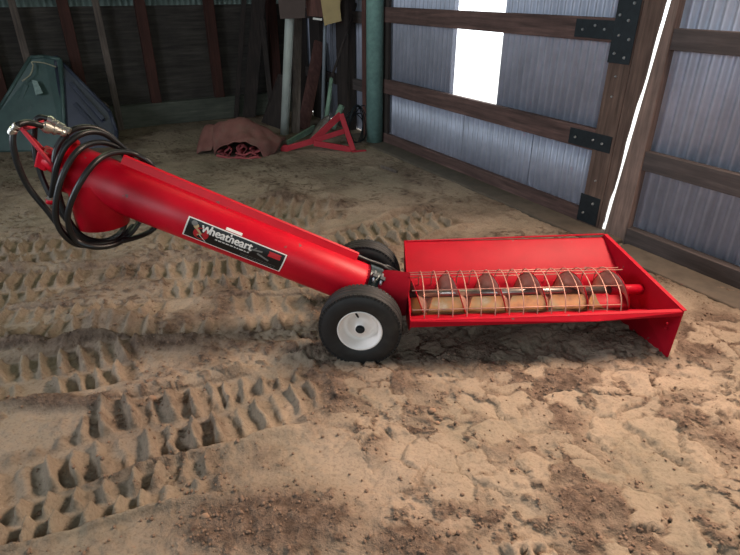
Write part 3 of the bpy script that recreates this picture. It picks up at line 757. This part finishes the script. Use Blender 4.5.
# two rows of small print, too small to read: thin dashes
rp = random.Random(3)
for (x0, x1, y0, hh) in ((.14, .30, DH*.40, .0052), (DL-.20, DL-.03, DH*.24, .0018), (DL-.20, DL-.03, DH*.14, .0018)):
    x = x0; k = MB()
    while x < x1:
        L = rp.uniform(.008, .02)
        vs = [decpt(xx/DL, yy/DH, .0018) for xx, yy in ((x, y0), (min(x+L, x1), y0), (min(x+L, x1), y0+hh), (x, y0+hh))]
        k.add(vs, [(0, 1, 2, 3)]); x += L+.004
    k.build('small_print', 'white_vinyl' if hh > .004 else 'grey_vinyl', dc)
sk = patch(0.3585, 0.5208, 1.03, 1.16, .0010, 'sticker', 'white_vinyl', ag, 4, 2)

# hydraulic hoses
RH = .0125
def hose(pts, r=RH, closed=False, n=8):
    return MB().tube(spline(pts, n, closed), r, 12, closed=closed).build('hose', 'hose', ag)
loopA = [(-0.9902, 2.47, 0.8852), (-1.0526, 2.45, 0.9456), (-1.0942, 2.36, 0.9761), (-1.1247, 2.26, 0.9713), (-1.1678, 2.19, 0.9164), (-1.2251, 2.16, 0.8243), (-1.2595, 2.16, 0.7365), (-1.2577, 2.18, 0.646), (-1.1948, 2.2, 0.6041), (-1.1355, 2.27, 0.5872), (-1.1148, 2.38, 0.5888), (-1.0957, 2.5, 0.6264), (-1.0236, 2.52, 0.745)]
loopB = [(-1.0494, 2.5, 0.9184), (-1.0979, 2.47, 0.9584), (-1.1543, 2.38, 1.0142), (-1.1881, 2.26, 1.017), (-1.2325, 2.19, 0.9497), (-1.2747, 2.16, 0.8544), (-1.2989, 2.15, 0.7583), (-1.2912, 2.16, 0.6777), (-1.2576, 2.2, 0.6136), (-1.1613, 2.27, 0.592), (-1.0703, 2.38, 0.5788), (-1.0284, 2.48, 0.588), (-0.9913, 2.53, 0.6763), (-1.0019, 2.52, 0.8134)]
hose(loopA, closed=True); hose(loopB, closed=True)
hose([(-1.0868, 2.5, 0.9138), (-1.1041, 2.46, 0.9744), (-1.1468, 2.4, 1.0479), (-1.1916, 2.32, 1.0663), (-1.2424, 2.26, 1.0294), (-1.2825, 2.23, 0.9588), (-1.3133, 2.22, 0.8771), (-1.3375, 2.22, 0.8249)])
hose([(-1.1161, 2.5, 0.9045), (-1.1343, 2.48, 0.9962), (-1.1915, 2.44, 1.0603), (-1.2518, 2.38, 1.0715), (-1.3018, 2.33, 1.0286), (-1.3277, 2.3, 0.9602), (-1.3354, 2.28, 0.8353), (-1.3241, 2.27, 0.7252), (-1.2782, 2.27, 0.626), (-1.2225, 2.34, 0.571), (-1.203, 2.48, 0.5568), (-1.1748, 2.53, 0.625)])
# long hanging pair
hose([(-1.3794, 2.16, 1.105), (-1.3868, 2.15, 1.061), (-1.3906, 2.15, 0.9818), (-1.3803, 2.16, 0.884), (-1.342, 2.17, 0.7902), (-1.3046, 2.18, 0.6968), (-1.2629, 2.2, 0.6278), (-1.2076, 2.24, 0.586), (-1.1429, 2.3, 0.5886), (-1.1297, 2.46, 0.5962)])
hose([(-1.3867, 2.32, 1.0889), (-1.4049, 2.32, 1.031), (-1.4093, 2.31, 0.9659), (-1.3997, 2.3, 0.8732), (-1.3687, 2.28, 0.7903), (-1.3289, 2.27, 0.7066), (-1.2806, 2.27, 0.6163), (-1.2241, 2.3, 0.5688)])
hose([(-1.3672, 2.16, 1.1203), (-1.353, 2.17, 1.1353), (-1.3383, 2.2, 1.1365), (-1.3166, 2.22, 1.1265), (-1.3033, 2.24, 1.1124)])
hose([(-1.3878, 2.32, 1.0848), (-1.3778, 2.32, 1.1133), (-1.3581, 2.33, 1.1294), (-1.3325, 2.34, 1.1213)])
def coupler(p, q, r, name='coupler'):
    p, q = Vector(p), Vector(q); d = (q-p); L = d.length; d.normalize()
    return MB().lathe([(0, 0), (r*.8, 0), (r*.8, .12*L), (r*1.15, .14*L), (r*1.15, .55*L), (r*.85, .58*L), (r*.85, .78*L), (r*1.05, .8*L), (r*1.05, L), (0, L)], p, d, 18, False).build(name, 'chrome', ag)
coupler((-1.3068, 2.24, 1.1144), (-1.2724, 2.27, 1.0899), .019); coupler((-1.276, 2.27, 1.0919), (-1.2566, 2.29, 1.0793), .013)
coupler((-1.334, 2.34, 1.1233), (-1.2969, 2.34, 1.0989), .015); coupler((-1.3005, 2.34, 1.1009), (-1.2542, 2.34, 1.07), .013)
coupler((-1.3902, 2.16, 1.1012), (-1.355, 2.16, 1.1355), .014, 'elbow_fitting')
cc = coupler((-1.3385, 2.22, 0.8293), (-1.3553, 2.22, 0.7581), .015)
MB().cyl((-1.3416, 2.22, 0.8161), (-1.3458, 2.22, 0.7984), .0185, .0185, 16).build('red_ring', 'red', cc)
MB().ball((-1.2576, 2.29, 1.0752), .015).build('ball_valve', 'chrome', ag)
# red bracket for the hose ends
br = MB().tube([(-1.365, 2.2, 1.1114), (-1.2878, 2.24, 0.9179)], .008, 10).build('bracket_rod', 'frame_red', ag)
MB().plate([(-1.3667, 2.2, 1.1192), (-1.3594, 2.2, 1.1037), (-1.3416, 2.33, 1.099), (-1.3485, 2.33, 1.1193)], .012).build('bracket_plate', 'frame_red', ag, .002)
MB().tube([(-1.365, 2.2, 1.1114), (-1.3865, 2.36, 0.974)], .008, 10).build('bracket_rod', 'frame_red', ag)
MB().frame_box(Vector((-1.2857, 2.24, 0.9179)), Vector((.02, 0, .012)), Vector((0, .008, 0)), Vector((-.006, 0, .014))).build('rod_tab', 'frame_red', ag)
# hoses from the guard down to the hopper
for dx in (0, .03):
    hose([onT(.10, R(-20)-dx*6, RT+.016), onT(.03, R(-21)-dx*7, RT+.016), onT(.0, R(-22)-dx*8, RT+.016), onT(-.07, R(-26)-dx*8, RT+.02), Vector((.09, 2.53+dx, .33)), Vector((.15, 2.55+dx, .28)), Vector((.185, 2.55+dx, .25))], .011)

# wheels on stub axles
def wheel(c, sgn):
    axw = Vector((-math.sin(R(4)), -math.cos(R(4)), 0))*sgn      # outward
    w = MB()
    prof = [(.103, -.048), (.110, -.054), (.145, -.060), (.176, -.056), (.190, -.046)]
    crown = [(.1965, -.040), (.1965, -.030), (.191, -.028), (.191, -.024), (.199, -.022), (.199, -.008), (.193, -.006), (.193, .006 - .004), (.1995, .004), (.1995, .018), (.192, .020), (.192, .024), (.1965, .028), (.1965, .040)]
    side = [(.190, .046), (.176, .056), (.145, .060), (.110, .054), (.103, .048)]
    w.lathe(prof+crown+side, c, axw, 72)
    ty = w.build('tyre', 'rubber', None, base=c)
    u = Vector((axw.y, -axw.x, 0)); lg, lg2 = MB(), MB()                    # shoulder tread blocks
    for k in range(64):
        t_ = 2*math.pi*k/64; rad = u*math.cos(t_)+UP*math.sin(t_); tg = -u*math.sin(t_)+UP*math.cos(t_)
        for s_, q in ((1, lg), (-1, lg2)):
            q.frame_box(c+rad*.188+axw*(.046*s_), rad*.0065, tg*.0062, axw*.007)
    return ty, (lg, lg2), axw
def build_wheel(c, sgn):
    wh = bpy.data.objects.new('wheel', None); COL.objects.link(wh); put(wh, Vector(c), ag)
    c = Vector(c); ty, lg, axw = wheel(c, sgn)
    ty.parent = wh; ty.location = (0, 0, 0)
    for q in lg: q.build('shoulder_tread', 'rubber', wh)
    rm = MB()
    rm.lathe([(.102, -.052), (.106, -.052), (.098, -.045), (.090, -.040), (.086, .0), (.092, .040), (.100, .046), (.107, .052), (.105, .055), (.098, .050), (.090, .036), (.086, .004), (.082, -.006), (.064, -.008), (.060, .0), (.056, .014), (.048, .018), (.028, .020), (.026, .034), (.0, .034)], c, axw, 56)
    rm.build('rim', 'white_rim', wh)
    MB().lathe([(0, .036), (.022, .036), (.022, .034)], c, axw, 24, False).lathe([(.012, .034), (.012, .046), (0, .048)], c, axw, 16, False).build('hub', 'dark_metal', wh)
    u = Vector((axw.y, -axw.x, 0)); 
    if u.x < 0: u = -u
    vp = c-u*.022+UP*.072+axw*.010
    MB().cyl(vp, vp+axw*.012+u*.014-UP*.016, .005, .004, 10).build('valve_stem', 'hose', wh)
    return wh
build_wheel((-.044, 2.232, .182), 1)
build_wheel((-.030, 2.745, .188), -1)
MB().cyl((-.04, 2.26, .185), (-.03, 2.72, .19), .018, .018, 16).frame_box(Vector((-.02, 2.48, .185)), Vector((.03, 0, 0)), Vector((0, .10, 0)), Vector((0, 0, .018))).build('axle', 'dark_metal', ag)

# hopper
def PR(y): return 1.444-.27*(y-2.231)             # plan line of the flared right end plate
def hx(t, p):                                     # t 0 left .. 1 right of a (y,z) section point
    y = p[0]+.062*t; z = p[1]
    return Vector((.19*(1-t)+PR(y)*t, y, z))
arc = [(2.43+.112*math.cos(t_), .24+.112*math.sin(t_)) for t_ in [R(222+(345-222)*i/14) for i in range(15)]]
sec = [(2.182, .236), (2.196, .238), (2.206, .214), (2.27, .19)]+arc+[(2.575, .252), (2.74, .380), (2.752, .383), (2.765, .378)]
hm = MB(); nT = 16
cols = [[hx(t_/nT, p) for p in sec] for t_ in range(nT+1)]
for a_, b_ in zip(cols[:-1], cols[1:]): hm.strip(a_, b_, smooth=True)
hopper = hm.build('hopper', 'hopper_red', ag, solid=.004)
hopper.modifiers.new('split', 'EDGE_SPLIT').split_angle = R(25)
# worn, polished floor of the trough
tf_ = MB(); sub = [(2.43+.1085*math.cos(t_), .24+.1085*math.sin(t_)) for t_ in [R(219+(335-219)*i/10) for i in range(11)]]
cl_ = [[hx(t_/nT*.84+.02, p) for p in sub] for t_ in range(nT+1)]
for a_, b_ in zip(cl_[:-1], cl_[1:]): tf_.strip(a_, b_)
def troughmat():
    m, t, bs = nt('worn_trough'); v = coords(t, (1, 1, 1)); n = noise(t, v, 7, 5, .6)
    col = ramp(t, n, [(.3, rgb(84, 50, 40)), (.46, rgb(150, 100, 54)), (.58, rgb(126, 108, 76)), (.68, rgb(140, 138, 130))])
    t.links.new(col, bs.inputs['Base Color']); bs.inputs['Metallic'].default_value = .1; bs.inputs['Roughness'].default_value = .6
    return m
M['trough'] = troughmat()
tf_.build('trough_liner', 'trough', hopper, solid=.001)
# front lip flange
RFt = Vector((1.4705, 2.238, 0.2522)); RFb = Vector((1.4726, 2.236, 0.2315))
LFt, LFb = Vector((.186, 2.176, .238)), Vector((.186, 2.174, .207))
bend = Vector((1.0628, 2.2, 0.2235))
lipm = MB().plate([LFb, bend, RFb, RFt, LFt], .005)
lipm.build('front_lip', 'hopper_red', hopper, .0015)
tri = MB().plate([LFt+Vector((0, .02, 0)), RFt+Vector((-.01, .02, .004)), RFt, LFt], .004)
tri.build('lip_flange', 'hopper_red', hopper)
# end plates
epL = MB().plate([(.187, 2.174, .205), (.187, 2.176, .244), (.187, 2.752, .39), (.187, 2.78, .38), (.187, 2.60, .13), (.187, 2.42, .105), (.187, 2.24, .15)], .006)
epL.build('end_plate', 'hopper_red', hopper, .001)
def pr(y, z): return Vector((PR(y), y, z))
RBt = pr(2.812, .402); RFp = pr(2.238, .252)
RFp = Vector((RFt.x+.004, RFt.y, RFt.z+.004))
epR = MB().plate([pr(2.235, -.012), pr(2.215, .012), RFp, RBt, pr(2.83, .38), pr(2.72, .01), pr(2.40, -.02)], .006)
epr = epR.build('end_plate', 'hopper_red', hopper, .001)
# rolled rim along the flared plate and back panel
MB().plate([RFp+Vector((-.004, 0, .001)), RFp+Vector((.016, .006, .001)), RBt+Vector((.016, .004, .001)), RBt+Vector((-.004, 0, .001))], .004).build('rim_flange', 'hopper_red', hopper)
MB().plate([Vector((.187, 2.748, .386)), RBt+Vector((0, -.0, 0)), RBt+Vector((0, .022, -.004)), Vector((.187, 2.772, .382))], .004).build('rim_flange', 'hopper_red', hopper)
for dy, dz in ((.03, .17), (.03, .145)):
    c = pr(2.27, dz); MB().ball(c+Vector((-.004, -.002, 0)), .007).build('rivet', 'hopper_red', epr)
# auger screw
scw = MB().cyl(CL, CR+sx*-.02, .019, .019, 24).build('screw_shaft', 'steel', ag)
fl = MB(); turns = 5.35; pitch = .207; n = int(turns*48); rows = []
for i in range(n+1):
    th = 2*math.pi*i/48+R(15); s = .0+pitch*i/48
    d_ = Vector((0, -math.sin(th), math.cos(th)))
    rows.append([CL+sx*(s+.01)+d_*r_ for r_ in (.019, .045, .072, .099)])
for a_, b_ in zip(rows[:-1], rows[1:]): fl.strip(a_, b_)
fl.build('flighting', 'flight', scw, solid=.004)
ed = MB().tube([r_[-1] for r_ in rows], .0032, 6).build('worn_edge', 'hopper_red', scw)
MB().cyl(CR-sx*.20, CR-sx*.015, .026, .026, 20).build('bearing_sleeve', 'hopper_red', scw)
# wire cage
gm = MB()
hp = [(-.232, .0), (-.222, .042), (-.195, .080), (-.15, .105), (-.09, .120), (-.02, .122), (.04, .108), (.085, .080), (.115, .035), (.122, -.01)]
def hoopt(t_, k): 
    y = 2.43+.052*t_+hp[k][0]; x = .19+.062+t_*1.0
    return Vector((x, y, .24+hp[k][1]))
NH = 15
for i in range(NH):
    t_ = i/(NH-1)
    gm.tube(spline([hoopt(t_*.93+.0, k) for k in range(len(hp))], 3), .0027, 6)
for k, x1 in ((1, .93), (3, .95), (5, 1.0), (7, 1.03), (8, .98)):
    gm.tube([hoopt(-.055, k), hoopt(x1, k)], .0025, 6)
gm.build('guard_grate', 'wire', hopper)

# ------------------------------------------------------------------ light and camera
w = bpy.data.worlds.new('sky'); scn.world = w; w.use_nodes = True
bg = w.node_tree.nodes['Background']; bg.inputs[0].default_value = (.93, .97, 1, 1); bg.inputs[1].default_value = 3.0
def area(name, loc, to, sx_, sy_, power, col):
    l = bpy.data.lights.new(name, 'AREA'); l.shape = 'RECTANGLE'; l.size = sx_; l.size_y = sy_; l.energy = power; l.color = col
    o = bpy.data.objects.new(name, l); COL.objects.link(o); o.location = loc
    o.rotation_euler = (Vector(to)-Vector(loc)).to_track_quat('-Z', 'Y').to_euler(); return o
area('daylight_strip', W(-1.35, .12, 3.0), (.75, 1.25, 0), 1.3, .7, 128, (1, .75, .585)).data.spread = R(112)
area('front_fill', W(-4.2, 4.2, 2.2), W(1.0, 2.6, .3), 2.0, 1.6, 56, (.78, .94, 1.0))  # added cool fill from behind the camera; the front wall has no opening
area('overhead_fill', W(2.2, 2.6, 3.5), W(.6, 3.2, 0), 1.2, 1.2, 26, (.90, 1.0, .62))  # added yellow-green fill for the left floor; the ceiling is closed
area('left_fill', W(.6, 7.2, 2.4), W(1.0, 0, .9), 2.0, 1.2, 72, (.84, .91, 1.0)).data.spread = R(125)  # added cool fill to lift the right wall sheets; no window on the left

cam = bpy.data.cameras.new('camera'); cam.sensor_width = 36; cam.lens = 36*555/740; cam.clip_start = .05
co_ = bpy.data.objects.new('camera', cam); COL.objects.link(co_)
co_.location = (0, 0, 1.6); co_.rotation_euler = (R(90-27.5), 0, 0); scn.camera = co_
scn.view_settings.view_transform = 'Standard'; scn.view_settings.look = 'None'
scn.view_settings.gamma = 1; scn.view_settings.use_curve_mapping = False
scn.view_settings.exposure = 0
